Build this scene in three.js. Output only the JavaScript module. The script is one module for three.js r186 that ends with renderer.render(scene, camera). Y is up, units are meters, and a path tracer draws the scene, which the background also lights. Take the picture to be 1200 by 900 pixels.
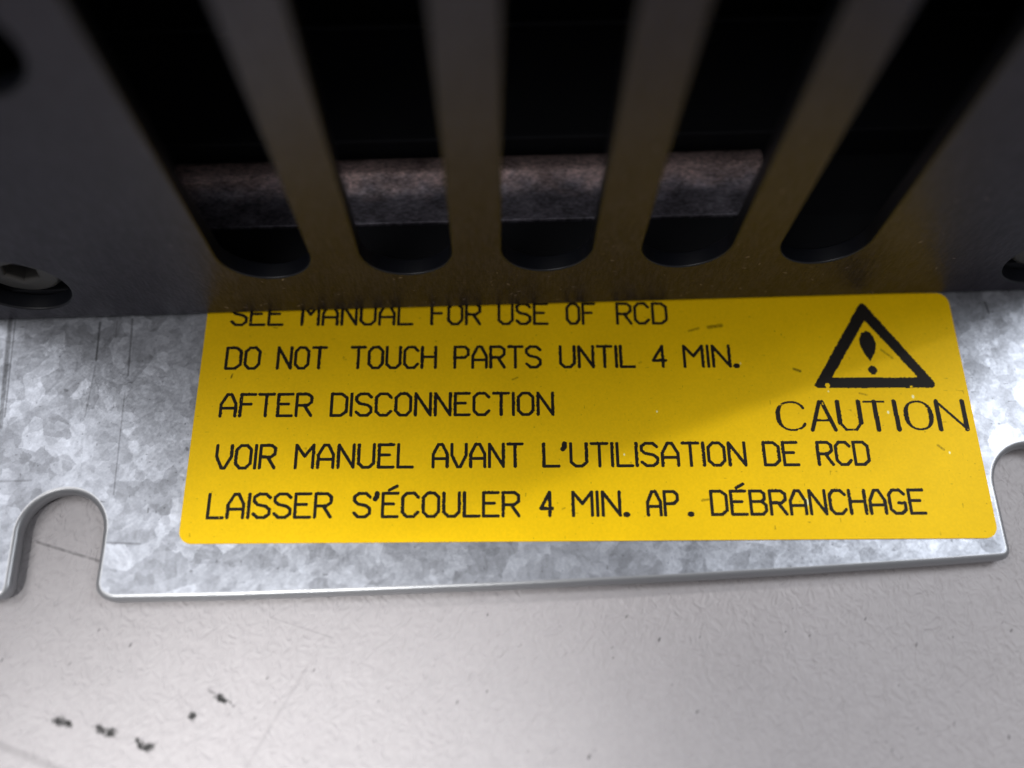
import * as THREE from 'three';
import { RoundedBoxGeometry } from 'three/addons/geometries/RoundedBoxGeometry.js';
import { mergeGeometries } from 'three/addons/utils/BufferGeometryUtils.js';
import { RectAreaLightUniformsLib } from 'three/addons/lights/RectAreaLightUniformsLib.js';

// ---------------------------------------------------------------- camera, lights, exposure
const MM = 0.001;                                        // everything below is modelled in millimetres
const scene = new THREE.Scene();
const camera = new THREE.PerspectiveCamera(46.78, 4 / 3, 0.004, 20);
camera.position.set(0, 80.55 * MM, 40.28 * MM);
camera.up.set(0.03072654, 0.36814024, -0.92926242);
camera.lookAt(0.0238603 * MM, (80.55 - 0.92970662) * MM, (40.28 - 0.36752726) * MM);
camera.focus = 84.5 * MM;                                 // focused on the printed label, close-up depth of field
camera.userData.fStop = 30.35 / 3.8;

const renderer = new THREE.WebGLRenderer({ antialias: true });
renderer.toneMapping = THREE.LinearToneMapping;
renderer.toneMappingExposure = 1;
renderer.shadowMap.enabled = true;
RectAreaLightUniformsLib.init();

scene.background = new THREE.Color().setRGB(0.185, 0.18, 0.19);   // the dim workshop all round

function areaLight(name, color, intensity, w, h, [x, y, z], [tx, ty, tz]) {
  const l = new THREE.RectAreaLight(new THREE.Color().setRGB(...color), intensity, w, h);
  l.name = name; l.position.set(x, y, z); l.lookAt(tx, ty, tz); l.castShadow = true; scene.add(l);
  return l;
}
// large soft window light from the back right, over the top of the unit
areaLight('window_light', [0.92, 0.96, 1.0], 13.5, 0.42, 0.36, [0.56, 0.75, -0.25], [0, 0, 0.02]);
// fill light added at the back left to brighten the plate there
areaLight('left_fill_light', [0.95, 0.97, 1.0], 4.6, 0.42, 0.36, [-0.52, 0.85, -0.30], [-0.02, 0, 0.02]);
// wide soft fill added high on the left in front
areaLight('ceiling_fill', [1.0, 0.98, 0.96], 3.3, 1.5, 0.8, [-0.7, 1.6, 0.12], [0, 0, 0]);
// narrow low lamp at the right, behind the line of the cover's front: a band of light across the label and the panel
const lamp = new THREE.SpotLight(new THREE.Color().setRGB(1, 0.985, 0.97), 0.26, 0, 0.048, 1, 2);
lamp.name = 'bench_lamp'; lamp.position.set(0.30, 0.135, -0.078); lamp.target.position.set(0.016, 0, 0.0215);
lamp.shadow.radius = 0.4; lamp.castShadow = true; scene.add(lamp, lamp.target);
// added spot from the front left, makes the bright pool on the panel
const down = new THREE.SpotLight(new THREE.Color().setRGB(1, 1, 0.98), 3.2, 0, 0.051, 1, 2);
down.name = 'added_panel_spot'; down.position.set(-0.22, 0.72, 0.36); down.target.position.set(-0.024, 0, 0.0560);
down.shadow.radius = 0.6; down.castShadow = true; scene.add(down, down.target);

// ---------------------------------------------------------------- helpers
function rng(seed) { let s = seed >>> 0; return () => { s = (s + 0x6D2B79F5) >>> 0; let t = s; t = Math.imul(t ^ (t >>> 15), t | 1); t ^= t + Math.imul(t ^ (t >>> 7), t | 61); return ((t ^ (t >>> 14)) >>> 0) / 4294967296; }; }
function hash(x, y, k = 0) { let h = Math.imul(x | 0, 374761393) ^ Math.imul(y | 0, 668265263) ^ Math.imul(k | 0, 2147483647 - 58763); h = Math.imul(h ^ (h >>> 13), 1274126177); h ^= h >>> 16; return (h >>> 0) / 4294967296; }
function noise(x, y, k = 0) {
  const i = Math.floor(x), j = Math.floor(y), f = x - i, g = y - j, u = f * f * (3 - 2 * f), v = g * g * (3 - 2 * g);
  const a = hash(i, j, k), b = hash(i + 1, j, k), c = hash(i, j + 1, k), d = hash(i + 1, j + 1, k);
  return a + (b - a) * u + (c - a) * v + (a - b - c + d) * u * v;
}
const fbm = (x, y, k) => 0.5 * noise(x, y, k) + 0.3 * noise(x * 2.1, y * 2.1, k + 1) + 0.2 * noise(x * 4.3, y * 4.3, k + 2);
const clamp = (v, a = 0, b = 1) => Math.min(b, Math.max(a, v));
const smooth = (a, b, v) => { const t = clamp((v - a) / (b - a)); return t * t * (3 - 2 * t); };

// a texture over the rectangle x0..x1, z0..z1 of the ground plane, px pixels wide; f(x, z) gives r, g, b in 0..255
function planar(x0, x1, z0, z1, px, f, srgb, wrap = THREE.ClampToEdgeWrapping) {
  const w = px, h = Math.round(px * (z1 - z0) / (x1 - x0)), d = new Uint8Array(w * h * 4);
  for (let j = 0; j < h; j++) for (let i = 0; i < w; i++) {
    const c = f(x0 + (i + 0.5) / w * (x1 - x0), z0 + (j + 0.5) / h * (z1 - z0)), o = (j * w + i) * 4;
    d[o] = clamp(c[0], 0, 255); d[o + 1] = clamp(c[1], 0, 255); d[o + 2] = clamp(c[2], 0, 255); d[o + 3] = 255;
  }
  const t = new THREE.DataTexture(d, w, h, THREE.RGBAFormat);
  t.magFilter = THREE.LinearFilter; t.minFilter = THREE.LinearFilter; t.wrapS = t.wrapT = wrap;
  if (srgb) t.colorSpace = THREE.SRGBColorSpace;
  t.needsUpdate = true;
  return t;
}
// uv of a geometry (in mm) from two of its axes over a rectangle
function planarUV(g, ax, a0, a1, bx, b0, b1) {
  const p = g.attributes.position, uv = new Float32Array(p.count * 2), get = { x: 'getX', y: 'getY', z: 'getZ' };
  for (let i = 0; i < p.count; i++) { uv[2 * i] = (p[get[ax]](i) - a0) / (a1 - a0); uv[2 * i + 1] = (p[get[bx]](i) - b0) / (b1 - b0); }
  g.setAttribute('uv', new THREE.BufferAttribute(uv, 2));
  return g;
}
function part(name, g, m, parent) {                       // a geometry in mm as one named mesh
  g.scale(MM, MM, MM);
  const o = new THREE.Mesh(g, m); o.name = name; o.castShadow = o.receiveShadow = true; parent.add(o);
  return o;
}
const box = (x0, x1, y0, y1, z0, z1, r = 0.25) => new RoundedBoxGeometry(x1 - x0, y1 - y0, z1 - z0, 2, r).translate((x0 + x1) / 2, (y0 + y1) / 2, (z0 + z1) / 2);

// normals of an extrusion along axis: its flat caps stay flat, its bevels and walls are smooth and run into the caps
function bevelNormals(g0, axis, crease = 0.75) {
  const g = g0.index ? g0.toNonIndexed() : g0, p = g.attributes.position, n = p.count / 3, a = new THREE.Vector3(), b = new THREE.Vector3(), c = new THREE.Vector3(), at = new Map(), fn = [];
  const key = (i) => Math.round(p.getX(i) * 5e3) + ',' + Math.round(p.getY(i) * 5e3) + ',' + Math.round(p.getZ(i) * 5e3);
  for (let t = 0; t < n; t++) {
    a.fromBufferAttribute(p, 3 * t); b.fromBufferAttribute(p, 3 * t + 1).sub(a); c.fromBufferAttribute(p, 3 * t + 2).sub(a);
    const m = b.clone().cross(c), cap = Math.abs(m.clone().normalize()[axis]) > 0.9999; fn.push([m, m.clone().normalize(), cap]);
    for (let k = 0; k < 3; k++) { const q = key(3 * t + k); if (!at.has(q)) at.set(q, []); at.get(q).push(t); }
  }
  const out = new Float32Array(p.count * 3), v = new THREE.Vector3();
  for (let t = 0; t < n; t++) for (let k = 0; k < 3; k++) {
    if (fn[t][2]) v.copy(fn[t][1]);
    else {
      v.set(0, 0, 0); let cap = null;
      for (const o of at.get(key(3 * t + k))) { if (fn[o][2]) { if (fn[o][1].dot(fn[t][1]) > Math.cos(crease)) cap = fn[o][1]; } else if (fn[o][1].dot(fn[t][1]) > Math.cos(crease)) v.add(fn[o][0]); }
      if (cap) v.copy(cap); else v.normalize();
    }
    out.set([v.x, v.y, v.z], (3 * t + k) * 3);
  }
  g.setAttribute('normal', new THREE.BufferAttribute(out, 3));
  return g;
}

// ---------------------------------------------------------------- materials
// scratches and scuffs as distance to a segment
const seg = (x, z, ax, az, bx, bz) => { const dx = bx - ax, dz = bz - az, t = clamp(((x - ax) * dx + (z - az) * dz) / (dx * dx + dz * dz)); return Math.hypot(x - ax - t * dx, z - az - t * dz); };
const PX = [-62, 70, -8, 30];                              // the plate's textured stretch

// zinc spangle: warped cells with a tone and a tilt of their own
function spangle(x, z, size, k) {
  const wx = x + 0.3 * size * (fbm(x * 1.3 / size, z * 1.3 / size, k + 20) - 0.5) * 2, wz = z + 0.3 * size * (fbm(x * 1.3 / size, z * 1.3 / size, k + 40) - 0.5) * 2;
  const u = wx / size, v = wz / size, i0 = Math.floor(u), j0 = Math.floor(v);
  let best = 9, id = [0, 0];
  for (let j = j0 - 1; j <= j0 + 1; j++) for (let i = i0 - 1; i <= i0 + 1; i++) {
    const d = Math.hypot(u - i - hash(i, j, k), v - j - hash(i, j, k + 1));
    if (d < best) { best = d; id = [i, j]; }
  }
  return id;
}
const scratches = [[-38.76, 0.5, -38.62, 4.6, 0.10, 0.75], [-38.6, 5.2, -38.9, 10.5, 0.07, 0.35], [-35.6, 0.2, -35.3, 6.3, 0.09, 0.6], [-35.4, 8, -35.2, 18.2, 0.07, 0.4], [-37.1, 0.4, -37.0, 2.2, 0.06, 0.4],
  [-47.7, 0, -46.75, 11.2, 0.22, 0.75], [-47.2, 0, -46.5, 10.2, 0.08, 0.55], [-35.3, 22.7, -32.2, 22.9, 0.09, 0.45], [-46, 16.6, -43, 16.6, 0.1, 0.35], [50.6, 1.1, 50.7, 2.4, 0.09, 0.7], [-41.2, 7.6, -41.0, 7.7, 0.13, 0.5], [-28.9, 13.9, -28.8, 14.1, 0.12, 0.7]];
function zincTone(x, z) {
  const a = spangle(x, z, 2.1, 3), b = spangle(x + 40, z + 7, 0.85, 9);
  const an = hash(a[0], a[1], 7) * 3.14, ca = Math.cos(an), sa = Math.sin(an), feather = noise((x * ca + z * sa) * 4.2, (z * ca - x * sa) * 1.3, 74 + (a[0] & 7));
  let t = 0.61 + 0.115 * (hash(a[0], a[1], 5) - 0.5) + 0.09 * (hash(b[0], b[1], 6) - 0.5) + 0.07 * (feather - 0.5) + 0.08 * (fbm(x / 3.2, z / 3.2, 70) - 0.5) + 0.05 * (noise(x * 9, z * 9, 71) - 0.5);
  for (const [ax, az, bx, bz, w, s] of scratches) { const d = seg(x, z, ax, az, bx, bz); if (d < w * 1.6) t *= 1 - 0.6 * s * (1 - smooth(w * 0.3, w * 1.6, d)) * (0.6 + 0.4 * noise(x * 7, z * 3, 81)); }
  const sp = noise(x * 2.7, z * 2.7, 88); if (sp > 0.93) t *= 1 - 5 * (sp - 0.93);
  return t;
}
const zincMap = planar(...PX, 2048, (x, z) => { const t = zincTone(x, z); return [t * 238, t * 243, t * 256]; }, true, THREE.MirroredRepeatWrapping);
const zincNormal = planar(...PX, 2048, (x, z) => {
  const a = spangle(x, z, 2.1, 3), b = spangle(x + 40, z + 7, 0.85, 9);
  const nx = 0.03 * (hash(a[0], a[1], 11) - 0.5) + 0.025 * (hash(b[0], b[1], 12) - 0.5) + 0.07 * (noise(x * 5, z * 5, 13) - 0.5);
  const ny = 0.03 * (hash(a[0], a[1], 14) - 0.5) + 0.025 * (hash(b[0], b[1], 15) - 0.5) + 0.07 * (noise(x * 5, z * 5, 16) - 0.5);
  return [127.5 + 127.5 * nx, 127.5 + 127.5 * ny, 254];
}, false, THREE.MirroredRepeatWrapping);
const zincRough = planar(...PX, 1024, (x, z) => { const a = spangle(x, z, 2.1, 3), r = 0.44 + 0.08 * (hash(a[0], a[1], 31) - 0.5) + 0.12 * (fbm(x / 2, z / 2, 32) - 0.5); return [0, r * 255, 255]; }, false, THREE.MirroredRepeatWrapping);
const zinc = new THREE.MeshPhysicalMaterial({ color: 0xffffff, map: zincMap, normalMap: zincNormal, roughnessMap: zincRough, roughness: 1, metalness: 0.6 });

const zincEdge = new THREE.MeshStandardMaterial({ color: new THREE.Color().setRGB(0.30, 0.305, 0.32), roughness: 0.38, metalness: 0.7 });

// black cover paint: near black, dielectric, satin, with vertical grain, dust specks and nicks
const CV = [-49.8, 60.5, 0, 78], cr = rng(7), specks = [];
for (let i = 0; i < 150; i++) specks.push([-30 + 75 * cr(), 0.5 + Math.pow(cr(), 2.4) * 26, 0.05 + 0.08 * cr(), cr() * 3, 0.25 + 0.6 * cr()]);
const coverSpeck = (x, y) => { let s = 0; for (const [sx, sy, r, a, b] of specks) { const dx = x - sx, dy = y - sy; if (Math.abs(dx) < 0.5 && Math.abs(dy) < 0.7) { const u = dx * Math.cos(a) + dy * Math.sin(a), v = -dx * Math.sin(a) + dy * Math.cos(a); s = Math.max(s, b * (1 - smooth(0.5, 1.2, Math.hypot(u / (r * 2.4), v / r)))); } } return s; };
const coverMap = planar(...CV, 2048, (x, y) => { const s = coverSpeck(x, y), b = 37 + 24 * (noise(x * 7, y * 1.1, 51) - 0.5) + 14 * (noise(x * 14, y * 5, 53) - 0.5) + 10 * (fbm(x / 4, y / 4, 52) - 0.5); return [b + s * 95, b - 3 + s * 88, b + 7 + s * 78]; }, true);
const coverBump = planar(...CV, 2048, (x, y) => { const h = 0.6 * noise(x * 5.5, y * 2.2, 61) + 0.4 * noise(x * 9, y * 4, 62); return [h * 255, h * 255, h * 255]; }, false);
const cover = new THREE.MeshPhysicalMaterial({ color: 0xffffff, map: coverMap, bumpMap: coverBump, bumpScale: 0.022 * MM, roughness: 0.43, metalness: 0, ior: 1.5, specularIntensity: 0.84, specularColor: new THREE.Color().setRGB(0.94, 0.94, 1) });
const coverPlain = new THREE.MeshStandardMaterial({ color: new THREE.Color().setRGB(0.006, 0.006, 0.007), roughness: 0.5 });
const coverEdge = new THREE.MeshStandardMaterial({ color: new THREE.Color().setRGB(0.006, 0.007, 0.011), roughness: 0.42 });
const innerBlack = new THREE.MeshStandardMaterial({ color: new THREE.Color().setRGB(0.003, 0.004, 0.008), roughness: 0.75 });
const screwSteel = new THREE.MeshStandardMaterial({ color: new THREE.Color().setRGB(0.12, 0.117, 0.11), roughness: 0.45, metalness: 0.6 });

// label
const LW = 75, LH = 25.2;
const labelMarks = [[48.2, 21.05, 49.2, 21.35, 0.14, 0.45], [50.2, 21.45, 51.5, 21.65, 0.2, 0.6], [58.2, 16.9, 58.8, 16.65, 0.14, 0.7], [3.1, 16.2, 3.2, 16.6, 0.08, 0.7], [71.0, 8.95, 71.5, 8.5, 0.12, 0.4], [67.2, 18.9, 68.2, 18.0, 0.13, 0.35], [48, 3.7, 48.6, 3.8, 0.12, 0.4], [30.5, 15.9, 31, 16.1, 0.1, 0.35], [64.3, 14.3, 65, 14.1, 0.1, 0.35], [43, 17.6, 43.2, 17.7, 0.1, 0.3], [35, 3, 35.2, 3.1, 0.1, 0.3]];
const labelWhite = [[69.5, 13.9, 0.16], [57.7, 3.5, 0.3], [44.4, 12.5, 0.1], [45.3, 18.2, 0.13], [68.2, 15.4, 0.12], [61.3, 14.5, 0.08], [66.8, 12.3, 0.14], [41, 8.2, 0.1], [53, 17.5, 0.08], [72, 8.2, 0.12], [28, 17.2, 0.1]];
const labelMap = planar(0, LW, 0, LH, 2048, (u, v) => {
  let t = 1 + 0.05 * (fbm(u / 5, v / 5, 90) - 0.5) + 0.035 * (noise(u * 6, v * 6, 91) - 0.5), w = 0;
  for (const [a, b, c, d, r, s] of labelMarks) { const q = seg(u, v, a, b, c, d); if (q < r * 1.5) t *= 1 - 0.7 * s * (1 - smooth(0.2 * r, 1.5 * r, q)) * (0.4 + 0.9 * noise(u * 9, v * 9, 92)); }
  for (const [a, b, r] of labelWhite) w = Math.max(w, 1 - smooth(0.5 * r, 1.2 * r, Math.hypot(u - a, (v - b) * 0.7)));
  const sp = noise(u * 3.1, v * 3.1, 95); if (sp > 0.955) t *= 1 - 6 * (sp - 0.955);
  return [(236 + w * 10) * t, (193 + w * 48) * t, (0 + w * 190) * t];
}, true);
const labelBump = planar(0, LW, 0, LH, 1024, (u, v) => { const h = 0.7 * fbm(u / 3, v / 3, 97) + 0.3 * noise(u * 5, v * 5, 98); return [h * 255, h * 255, h * 255]; }, false);
const vinyl = new THREE.MeshPhysicalMaterial({ color: 0xffffff, map: labelMap, bumpMap: labelBump, bumpScale: 0.012 * MM, roughness: 0.55, ior: 1.45, specularIntensity: 0.3 });
const ink = new THREE.MeshPhysicalMaterial({ color: new THREE.Color().setRGB(0.010, 0.008, 0.006), roughness: 0.65, specularIntensity: 0.35 });

// off-white textured paint of the panel: bump is a skin of short wrinkles; scuffs and fine lines in the colour
const PN = [-66, 78, 12, 50];
const panelBump = planar(...PN, 2048, (x, z) => {
  const wx = x + 0.7 * (noise(x * 0.9, z * 0.9, 101) - 0.5), wz = z + 0.7 * (noise(x * 0.9 + 5, z * 0.9, 102) - 0.5);
  let h = 0;                                               // ridged noise, each layer turned by an angle of its own
  for (const [ang, fu, fv, k, w] of [[0.35, 2.2, 1.4, 103, 0.4], [0.9, 2.3, 1.5, 104, 0.36], [-0.25, 3.8, 2.6, 106, 0.24]]) {
    const u = wx * Math.cos(ang) + wz * Math.sin(ang), v = -wx * Math.sin(ang) + wz * Math.cos(ang), q = 1 - Math.abs(2 * noise(u * fu, v * fv, k) - 1);
    h += w * q * q * (3 - 2 * q);
  }
  h = clamp(h);
  return [h * 255, h * 255, h * 255];
}, false, THREE.MirroredRepeatWrapping);
const pr = rng(23), dots = [];
for (let i = 0; i < 55; i++) dots.push([-45 + 100 * pr(), 29 + 17 * pr(), 0.06 + 0.09 * pr(), -0.9 + 0.6 * (pr() - 0.5), 0.12 + 0.35 * pr()]);
// scuffs: a dark core in a grey smear; x, z, half length, half width, turn, strength
const scuffs = [[-37.95, 37.75, 0.75, 0.42, 0.3, 0.8], [-37.25, 38.0, 0.4, 0.3, 1.2, 0.75], [-34.4, 38.55, 0.8, 0.34, 0.55, 0.85], [-33.45, 38.85, 0.5, 0.4, -0.4, 0.8], [-31.0, 39.85, 0.75, 0.3, 0.85, 1], [-30.2, 40.05, 0.6, 0.34, -0.9, 0.95], [-26.7, 37.75, 0.45, 0.34, -0.9, 0.8], [-24.3, 36.45, 0.95, 0.27, 0.4, 1.05], [-24.9, 35.95, 0.8, 0.2, 0.42, 0.4]];
const panelMap = planar(...PN, 2048, (x, z) => {
  let t = 1 + 0.04 * (fbm(x / 7, z / 7, 110) - 0.5) + 0.03 * (noise(x * 3, z * 3, 111) - 0.5);
  let d = 0;
  for (const [a, b, l, w, an, st] of scuffs) {
    const dx = x - a, dz = z - b; if (Math.abs(dx) > 1.8 || Math.abs(dz) > 1.8) continue;
    const u = dx * Math.cos(an) + dz * Math.sin(an), v = -dx * Math.sin(an) + dz * Math.cos(an), q = Math.hypot(u / l, v / w) + 0.9 * (noise(x * 4, z * 4, 112) - 0.5) + 0.6 * (noise(x * 9, z * 9, 113) - 0.5);
    t *= 1 - 0.92 * st * clamp(1 - smooth(0.1, 1.25, q), 0, 1);
  }
  for (const [a, b, r, an, s] of dots) { const dx = x - a, dz = z - b; if (Math.abs(dx) < 0.6 && Math.abs(dz) < 0.6) { const u = dx * Math.cos(an) + dz * Math.sin(an), v = -dx * Math.sin(an) + dz * Math.cos(an); t *= 1 - s * (1 - smooth(0.5, 1.3, Math.hypot(u / (r * 1.7), v / (r * 0.7)))); } }
  d = seg(x, z, -20.5, 29.6, -14.8, 31.6); t *= 1 - 0.08 * (1 - smooth(0.02, 0.12, d));
  d = seg(x, z, -42.5, 22.0, -35.2, 24.4); t *= 1 - 0.2 * (1 - smooth(0.04, 0.2, d)) * (0.4 + noise(x * 3, z * 3, 114));
  d = seg(x, z, -46, 38.2, -36, 42.2); t *= 1 - 0.09 * (1 - smooth(0.1, 0.5, d));
  d = seg(x, z, -17, 34, -23, 44); t *= 1 - 0.06 * (1 - smooth(0.03, 0.25, d));
  return [158 * t, 154 * t, 156 * t];
}, true);
const panelPaint = new THREE.MeshPhysicalMaterial({ color: 0xffffff, map: panelMap, bumpMap: panelBump, bumpScale: 0.125 * MM, roughness: 0.55, ior: 1.45, specularIntensity: 0.6 });

// ---------------------------------------------------------------- the setting: the painted panel
const panelTop = -1.85;
const panel = part('painted_panel', planarUV(box(-110, 120, panelTop - 3, panelTop, -100, 100, 0.5), 'x', PN[0], PN[1], 'z', PN[2], PN[3]), panelPaint, scene);
panel.userData = { kind: 'structure', label: 'off white textured painted panel with black scuff marks under the unit' };

// ---------------------------------------------------------------- the unit
const unit = new THREE.Group(); unit.name = 'electronics_enclosure'; scene.add(unit);
unit.userData = { label: 'black slotted electronics enclosure on galvanised mounting plate with yellow warning label', category: 'enclosure' };

// galvanised plate: outline in x, z; two open-ended fixing notches in its front edge
{
  const s = new THREE.Shape(), P = (x, z) => s.lineTo(x, -z);
  s.moveTo(-80, 70); P(-80, 26.7); P(-60, 27.2); P(-44.6, 27.4);
  s.quadraticCurveTo(-43.3, -27.4, -43.25, -26.0); P(-43.3, 21.6);
  s.absarc(-39.6, -21.6, 3.7, Math.PI, 0, true);          // round end of the left notch
  P(-35.9, 23.5); P(-35.95, 26.3);
  s.quadraticCurveTo(-35.8, -27.7, -34.0, -27.95);
  P(-24, 28.1); P(-13.9, 28.12); P(0, 28.1); P(16.7, 27.9); P(28, 27.65); P(40, 27.3); P(46.3, 27.05);
  s.quadraticCurveTo(47.15, -26.9, 47.2, -26.0); P(47.25, 20.3);
  s.absarc(51.1, -20.3, 3.85, Math.PI, 0, true);
  P(54.95, 25.6); s.quadraticCurveTo(55, -26.8, 56.3, -26.85); P(84, 26.2); P(84, -70);
  s.closePath();
  const g = new THREE.ExtrudeGeometry(s, { depth: 0.25, bevelEnabled: true, bevelThickness: 0.68, bevelSize: 0.6, bevelOffset: -0.6, bevelSegments: 6, curveSegments: 28 });
  g.translate(0, 0, -0.93).rotateX(-Math.PI / 2);
  g.deleteAttribute('uv');
  const w = bevelNormals(g, 'y');
  part('mounting_plate', planarUV(w, 'x', PX[0], PX[1], 'z', PX[2], PX[3]), [zinc, zincEdge], unit);
}

// black cover: front sheet with slots and counterbored screw holes, then sides and top
const slotX = [0, 1, 2, 3, 4].map((i) => -19.88 + 12.654 * i), SW = 8.2;
{
  const s = new THREE.Shape();
  s.moveTo(-49.8, 0.34); s.lineTo(60.5, 0.34); s.lineTo(60.5, 78); s.lineTo(-49.8, 78); s.closePath();
  for (const x of slotX) {
    const h = new THREE.Path(), r = SW / 2;
    h.absarc(x, 7.2 + r, r, Math.PI, 2 * Math.PI, false); h.absarc(x, 58 - r, r, 0, Math.PI, false); h.closePath(); s.holes.push(h);
  }
  for (const [x, y, r] of [[-43.6, 6.85, 4.55], [54.35, 6.4, 4.5], [-33, 37.4, 4.7], [43.7, 37.4, 4.7]]) { const h = new THREE.Path(); h.absarc(x, y, r, 0, 2 * Math.PI, false); s.holes.push(h); }
  const g = new THREE.ExtrudeGeometry(s, { depth: 1.3, bevelEnabled: true, bevelThickness: 0.2, bevelSize: 0.2, bevelOffset: -0.2, bevelSegments: 3, curveSegments: 40 });
  g.translate(0, 0, -1.5); g.deleteAttribute('uv');
  part('slotted_front', planarUV(bevelNormals(g, 'z'), 'x', CV[0], CV[1], 'y', CV[2], CV[3]), [cover, coverEdge], unit);
  for (const sx of [-1, 1]) part('side_panel', box(sx > 0 ? 59 : -49.8, sx > 0 ? 60.5 : -48.3, 0.25, 78, -68, -1.55, 0.2), coverPlain, unit);
  part('top_panel', box(-48.2, 58.9, 76.5, 78, -68, -1.55, 0.2), coverPlain, unit);
  part('back_panel', box(-48.2, 58.9, 0.25, 76.4, -68, -66.5, 0.2), coverPlain, unit);
}
// inside: added black floor, metal busbar strip and black heat sink behind the slots
part('inner_shade_floor', mergeGeometries([box(-48.2, 58.9, 0.1, 0.8, -66, -8.15, 0.1), box(-48.2, 58.9, 0.1, 2.85, -8.1, -1.75, 0.1)]), innerBlack, unit);  // black sheets set where the floor behind the slots lies in shade
{
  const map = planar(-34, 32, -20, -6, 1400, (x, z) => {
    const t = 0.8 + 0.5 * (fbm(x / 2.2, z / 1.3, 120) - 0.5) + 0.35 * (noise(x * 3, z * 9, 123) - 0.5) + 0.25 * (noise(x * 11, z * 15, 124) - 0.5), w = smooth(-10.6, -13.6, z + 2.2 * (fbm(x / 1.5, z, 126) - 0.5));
    return [t * (172 + 72 * w), t * (168 + 46 * w), t * (184 + 28 * w)];  // lit band behind the slots put into the tarnish colour: crest lighter, pinker
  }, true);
  const p = new THREE.Shape();                             // cross-section: -z along x, y up
  p.moveTo(8.2, 0.85); p.lineTo(8.2, 2.9); p.quadraticCurveTo(8.2, 3.05, 8.4, 3.05); p.lineTo(10.6, 3.05); p.bezierCurveTo(12.4, 3.05, 12.6, 4.3, 13.8, 4.4); p.bezierCurveTo(15.2, 4.4, 16.2, 3.4, 16.2, 1.6); p.lineTo(16.2, 0.85); p.closePath();
  const g = new THREE.ExtrudeGeometry(p, { depth: 60.3, bevelEnabled: false, curveSegments: 24 });
  g.rotateY(Math.PI / 2).translate(-31.5, 0, 0); g.deleteAttribute('uv');
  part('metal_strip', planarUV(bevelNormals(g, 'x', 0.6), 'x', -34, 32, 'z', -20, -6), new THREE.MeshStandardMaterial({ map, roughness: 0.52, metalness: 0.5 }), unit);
}
part('heat_sink', mergeGeometries([box(-47, 57, 0.85, 5.2, -31, -16.6, 0.3), box(-47, 57, 0.85, 5.6, -31.9, -31.2, 0.2), box(-47, 57, 0.85, 4, -48, -32.2, 0.3), box(-47, 57, 0.85, 30, -64, -48.3, 0.5)]), innerBlack, unit);

// recessed screws with hexagon sockets
function screw(x, y, parent) {
  const s = new THREE.Shape(); s.absarc(0, 0, 3.55, 0, 2 * Math.PI, false);
  const h = new THREE.Path(); for (let i = 0; i < 6; i++) { const a = i * Math.PI / 3 + 0.3; h[i ? 'lineTo' : 'moveTo'](1.6 * Math.cos(a), 1.6 * Math.sin(a)); } h.closePath(); s.holes.push(h);
  const g = new THREE.ExtrudeGeometry(s, { depth: 1.2, bevelEnabled: true, bevelThickness: 0.55, bevelSize: 0.55, bevelOffset: -0.55, bevelSegments: 4, curveSegments: 32 });
  g.translate(x, y, -3.15);
  const o = part('cover_screw', bevelNormals(g, 'z'), screwSteel, parent);
  part('hex_socket', new THREE.CylinderGeometry(2.2, 2.2, 0.4, 24).rotateX(Math.PI / 2).translate(x, y, -3.2), innerBlack, o);
  part('screw_seat', new THREE.RingGeometry(2.3, 4.6, 40).translate(x, y, -3.72), coverPlain, unit);
}
screw(-43.6, 6.85, unit);
screw(54.35, 6.4, unit);

// ---------------------------------------------------------------- the label
const label = new THREE.Group(); label.name = 'warning_label'; unit.add(label);
label.userData = { label: 'yellow warning label with black bilingual lettering and caution triangle' };
label.position.set(-28.8 * MM, 0.01 * MM, 23.05 * MM); label.rotation.y = -0.028;
{
  const r = 1.2, s = new THREE.Shape();
  s.moveTo(r, 0); s.lineTo(LW - r, 0); s.absarc(LW - r, r, r, -Math.PI / 2, 0, false); s.lineTo(LW, LH - r); s.absarc(LW - r, LH - r, r, 0, Math.PI / 2, false);
  s.lineTo(r, LH); s.absarc(r, LH - r, r, Math.PI / 2, Math.PI, false); s.lineTo(0, r); s.absarc(r, r, r, Math.PI, 1.5 * Math.PI, false);
  const g = new THREE.ExtrudeGeometry(s, { depth: 0.1, bevelEnabled: false, curveSegments: 10 });
  g.deleteAttribute('uv'); planarUV(g, 'x', 0, LW, 'y', 0, LH); g.rotateX(-Math.PI / 2);
  part('label_sheet', g, vinyl, label);
}
// ink: printed as a fine raster, row by row, each run of dots one small quad just above the sheet
const CELL = 0.05;
function printed(name, u0, u1, v0, v1, inside, title) {
  const pos = [], idx = [], q = (a, b, c, d) => { const n = pos.length / 3; pos.push(a, 0.115, -c, b, 0.115, -c, b, 0.115, -d, a, 0.115, -d); idx.push(n, n + 1, n + 2, n, n + 2, n + 3); };
  const nu = Math.ceil((u1 - u0) / CELL), nv = Math.ceil((v1 - v0) / CELL);
  for (let j = 0; j < nv; j++) {
    const v = v0 + (j + 0.5) * CELL; let from = -1;
    for (let i = 0; i <= nu; i++) {
      const on = i < nu && inside(u0 + (i + 0.5) * CELL, v);
      if (on && from < 0) from = i;
      if (!on && from >= 0) { q(u0 + from * CELL, u0 + i * CELL, v0 + j * CELL, v0 + (j + 1) * CELL); from = -1; }
    }
  }
  const g = new THREE.BufferGeometry(); g.setAttribute('position', new THREE.Float32BufferAttribute(pos, 3)); g.setIndex(idx); g.computeVertexNormals();
  const o = part(name, g, ink, label); o.castShadow = false;
  if (title) o.userData.label = title;
  return o;
}
const worn = (u, v) => noise(u * 2.3, v * 2.3, 140) > 0.978 && noise(u * 8, v * 8, 141) > 0.5;
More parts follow.
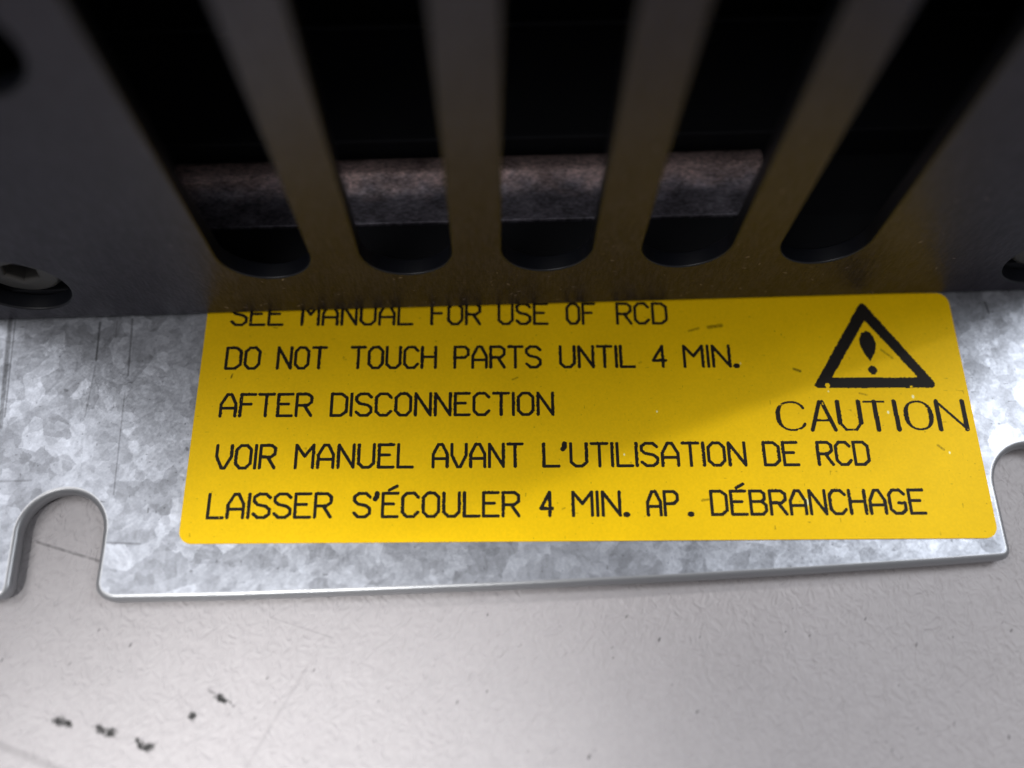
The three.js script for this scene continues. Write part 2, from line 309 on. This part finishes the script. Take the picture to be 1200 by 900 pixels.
// single-stroke letters on a cell 0.55 wide and 1 high
const W = 0.55, GLYPHS = {
  A: [W, [[0, 0], [0, 0.55], [0.2, 1], [W - 0.2, 1], [W, 0.55], [W, 0]], [[0, 0.36], [W, 0.36]]],
  B: [W, [[0, 0], [0, 1], [0.38, 1], [0.52, 0.88], [0.52, 0.66], [0.4, 0.54], [0, 0.54]], [[0.4, 0.54], [W, 0.4], [W, 0.14], [0.42, 0], [0, 0]]],
  C: [W, [[W, 0.82], [0.4, 1], [0.15, 1], [0, 0.82], [0, 0.18], [0.15, 0], [0.4, 0], [W, 0.18]]],
  D: [W, [[0, 0], [0, 1], [0.36, 1], [W, 0.82], [W, 0.18], [0.36, 0], [0, 0]]],
  E: [0.52, [[0.52, 1], [0, 1], [0, 0], [0.52, 0]], [[0, 0.54], [0.38, 0.54]]],
  F: [0.5, [[0.52, 1], [0, 1], [0, 0]], [[0, 0.54], [0.38, 0.54]]],
  G: [W, [[W, 0.82], [0.4, 1], [0.15, 1], [0, 0.82], [0, 0.18], [0.15, 0], [0.4, 0], [W, 0.14], [W, 0.44], [0.32, 0.44]]],
  H: [W, [[0, 0], [0, 1]], [[W, 0], [W, 1]], [[0, 0.52], [W, 0.52]]],
  I: [0, [[0, 0], [0, 1]]],
  L: [0.5, [[0, 1], [0, 0], [0.52, 0]]],
  M: [0.62, [[0, 0], [0, 1], [0.31, 0.5], [0.62, 1], [0.62, 0]]],
  N: [W, [[0, 0], [0, 1], [W, 0], [W, 1]]],
  O: [W, [[0.16, 0], [0, 0.2], [0, 0.8], [0.16, 1], [W - 0.16, 1], [W, 0.8], [W, 0.2], [W - 0.16, 0], [0.16, 0]]],
  P: [W, [[0, 0], [0, 1], [0.4, 1], [W, 0.86], [W, 0.62], [0.4, 0.48], [0, 0.48]]],
  R: [W, [[0, 0], [0, 1], [0.4, 1], [W, 0.86], [W, 0.62], [0.4, 0.48], [0, 0.48]], [[0.28, 0.48], [W, 0]]],
  S: [W, [[W, 0.84], [0.4, 1], [0.15, 1], [0, 0.86], [0, 0.68], [0.12, 0.55], [0.42, 0.47], [W, 0.34], [W, 0.14], [0.4, 0], [0.15, 0], [0, 0.16]]],
  T: [W, [[0, 1], [W, 1]], [[W / 2, 0], [W / 2, 1]]],
  U: [W, [[0, 1], [0, 0.18], [0.16, 0], [W - 0.16, 0], [W, 0.18], [W, 1]]],
  V: [W, [[0, 1], [0, 0.5], [0.22, 0], [W - 0.22, 0], [W, 0.5], [W, 1]]],
  '4': [0.52, [[0.42, 0], [0.42, 1], [0, 0.3], [0.54, 0.3]]],
  "'": [0.1, [[0.06, 1], [0.06, 0.86], [0, 0.76]]],
  '.': [0.06, [[0, 0.02], [0.06, 0.02]]],
};
GLYPHS['É'] = [...GLYPHS.E, [[0.22, 1.14], [0.48, 1.3]]];
const HEIGHT = 2.52, GAP = 0.18, PEN = 0.156;
function strokesOf(words, base) {
  const out = [];
  for (const [text, u0, u1, dv = 0] of words) {
    const ws = [...text].map((c) => GLYPHS[c][0]), total = ws.reduce((a, b) => a + b, 0) + GAP * (ws.length - 1);
    const k = (u1 - u0 - 2 * PEN) / Math.max(total, 0.01);
    let u = u0 + PEN;
    [...text].forEach((c, n) => {
      for (const line of GLYPHS[c].slice(1)) for (let i = 1; i < line.length; i++) {
        const [a, b] = [line[i - 1], line[i]], kk = text === '.' ? 2.5 : k;
        const H = HEIGHT - 2 * PEN;
        out.push([u + a[0] * kk, base + dv + PEN + a[1] * H, u + b[0] * kk, base + dv + PEN + b[1] * H, "'.".includes(c) ? 0.24 : PEN]);
      }
      u += (ws[n] + GAP) * k;
    });
  }
  return out;
}
const jag = (u, v, k) => 0.02 * (noise(u * 6, v * 6, k) - 0.5) + 0.02 * (noise(u * 14, v * 14, k + 1) - 0.5);
const LINES = [
  [21.75, [['SEE', 2.37, 7.71], ['MANUAL', 9.37, 20.6], ['FOR', 22.31, 27.43], ['USE', 29.05, 34.18], ['OF', 35.9, 38.9], ['RCD', 40.95, 46.19]]],
  [17.04, [['DO', 2.29, 5.82], ['NOT', 7.33, 12.32], ['TOUCH', 14.53, 23.09], ['PARTS', 24.68, 33.4], ['UNTIL', 35.08, 42.64], ['4', 44.24, 45.75], ['MIN.', 47.35, 52.83]]],
  [12.11, [['AFTER', 2.31, 11.27], ['DISCONNECTION', 12.9, 34.52]]],
  [6.94, [['VOIR', 2.45, 8.22], ['MANUEL', 9.89, 21.11], ['AVANT', 22.79, 31.49], ["L'UTILISATION", 33.22, 52.6], ['DE', 54.13, 57.61], ['RCD', 59.27, 64.37]]],
  [2.22, [['LAISSER', 2.25, 13.78], ["S'ÉCOULER", 15.62, 31.11], ['4', 32.84, 34.18], ['MIN.', 35.83, 41.15], ['AP', 42.76, 45.84], ['.', 46.63, 47.11], ['DÉBRANCHAGE', 48.7, 68.82]]],
];
for (const [base, words] of LINES) {
  const strokes = strokesOf(words, base);
  const near = new Map();                                  // strokes by millimetre column
  for (const s of strokes) for (let c = Math.floor(Math.min(s[0], s[2]) - 0.5); c <= Math.floor(Math.max(s[0], s[2]) + 0.5); c++) { if (!near.has(c)) near.set(c, []); near.get(c).push(s); }
  printed('text_line', 1.5, words.at(-1)[2] + 0.6, base - 0.4, base + HEIGHT + 1.0, (u, v) => {
    const list = near.get(Math.floor(u)); if (!list) return false;
    let d = 9; for (const s of list) d = Math.min(d, seg(u, v, s[0], s[1], s[2], s[3]) - s[4]);
    return d < jag(u, v, 150) && !(worn(u, v) && d > -0.14);
  });
}
// CAUTION: wide letters whose upright strokes are heavier than the level ones
{
  const L = 10.55, H = 2.85, S = [];
  const add = (u0, u1, pts) => { for (const line of pts) for (let i = 1; i < line.length; i++) S.push([u0 + line[i - 1][0] * (u1 - u0), L + line[i - 1][1] * H, u0 + line[i][0] * (u1 - u0), L + line[i][1] * H]); };
  const ring = (a0, a1) => { const r = []; for (let i = 0; i <= 28; i++) { const a = a0 + (a1 - a0) * i / 28; r.push([0.5 + 0.5 * Math.sign(Math.cos(a)) * Math.pow(Math.abs(Math.cos(a)), 0.85), 0.5 + 0.5 * Math.sign(Math.sin(a)) * Math.pow(Math.abs(Math.sin(a)), 0.85)]); } return r; };
  const hu = 0.24, f = (a, b) => [a + hu, b - hu];
  add(...f(55.82, 58.98), [ring(0.55, 2 * Math.PI - 0.55)]);
  add(...f(59.0, 61.7), [[[0, 0], [0.44, 1], [0.56, 1], [1, 0]], [[0.2, 0.34], [0.8, 0.34]]]);
  add(...f(61.75, 64.25), [[[0, 1], [0, 0.25], [0.25, 0], [0.75, 0], [1, 0.25], [1, 1]]]);
  add(...f(64.3, 66.75), [[[0, 1], [1, 1]], [[0.52, 1], [0.55, 0]]]);
  add(67.5, 67.6, [[[0, 1], [1, 0]]]);
  add(...f(68.25, 71.15), [ring(0, 2 * Math.PI)]);
  add(...f(71.4, 74.4), [[[0, 0], [0, 1]], [[0.06, 0.94], [0.97, 0.04]], [[1, 0], [1, 1]]]);
  printed('caution_word', 55.2, 75, L - 0.4, L + H + 0.4, (u, v) => {
    for (const [a, b, c, d] of S) { const steep = Math.abs(d - b) / (Math.hypot(c - a, d - b) + 1e-6), r = (0.105 + 0.125 * Math.pow(steep, 6)) + jag(u, v, 160) * 0.7; if (seg(u, v, a, b, c, d) < r) return !(noise(u * 1.9, v * 1.9, 165) > 0.94 && noise(u * 9, v * 9, 166) > 0.45); }
    return false;
  }, 'wide black word under the caution triangle');
}
// warning triangle with its exclamation mark
{
  const inPoly = (P, u, v) => { let c = false; for (let i = 0, j = P.length - 1; i < P.length; j = i++) if ((P[i][1] > v) !== (P[j][1] > v) && u < (P[j][0] - P[i][0]) * (v - P[i][1]) / (P[j][1] - P[i][1]) + P[i][0]) c = !c; return c; };
  const T = [[66.0, 24.1], [66.3, 23.95], [71.87, 15.45], [71.9, 15.03], [71.64, 14.83], [60.29, 14.85], [60.06, 15.15], [60.18, 15.42], [65.75, 23.95]], I = [[66.02, 22.1], [70.37, 15.92], [61.85, 15.94]];
  const D = [[65.99, 20.98], [65.48, 20.72], [65.17, 20.16], [65.12, 19.55], [65.38, 18.6], [65.93, 17.65], [66.52, 18.62], [66.79, 19.32], [66.65, 20.22], [66.38, 20.8]];
  printed('warning_triangle', 59.8, 72.2, 14.6, 24.3, (u0, v0) => {
    const q = 0.16, u = u0 + 0.07 * (hash(Math.floor(u0 / q), Math.floor(v0 / q), 170) - 0.5) + 0.06 * (noise(u0 * 4, v0 * 4, 171) - 0.5), v = v0 + 0.05 * (noise(u0 * 6, v0 * 6, 172) - 0.5);
    const chip = Math.hypot(u - 61.3, (v - 15.1) * 0.8) < 0.22 || Math.hypot(u - 69.5, v - 14.95) < 0.12;
    return !chip && ((inPoly(T, u, v) && !inPoly(I, u, v)) || inPoly(D, u, v) || Math.abs(u - 66.0) + 0.85 * Math.abs(v - 16.72) < 0.55 && Math.hypot(u - 66, v - 16.72) < 0.47);
  }, 'black outlined triangle with exclamation mark');
}

renderer.render(scene, camera);
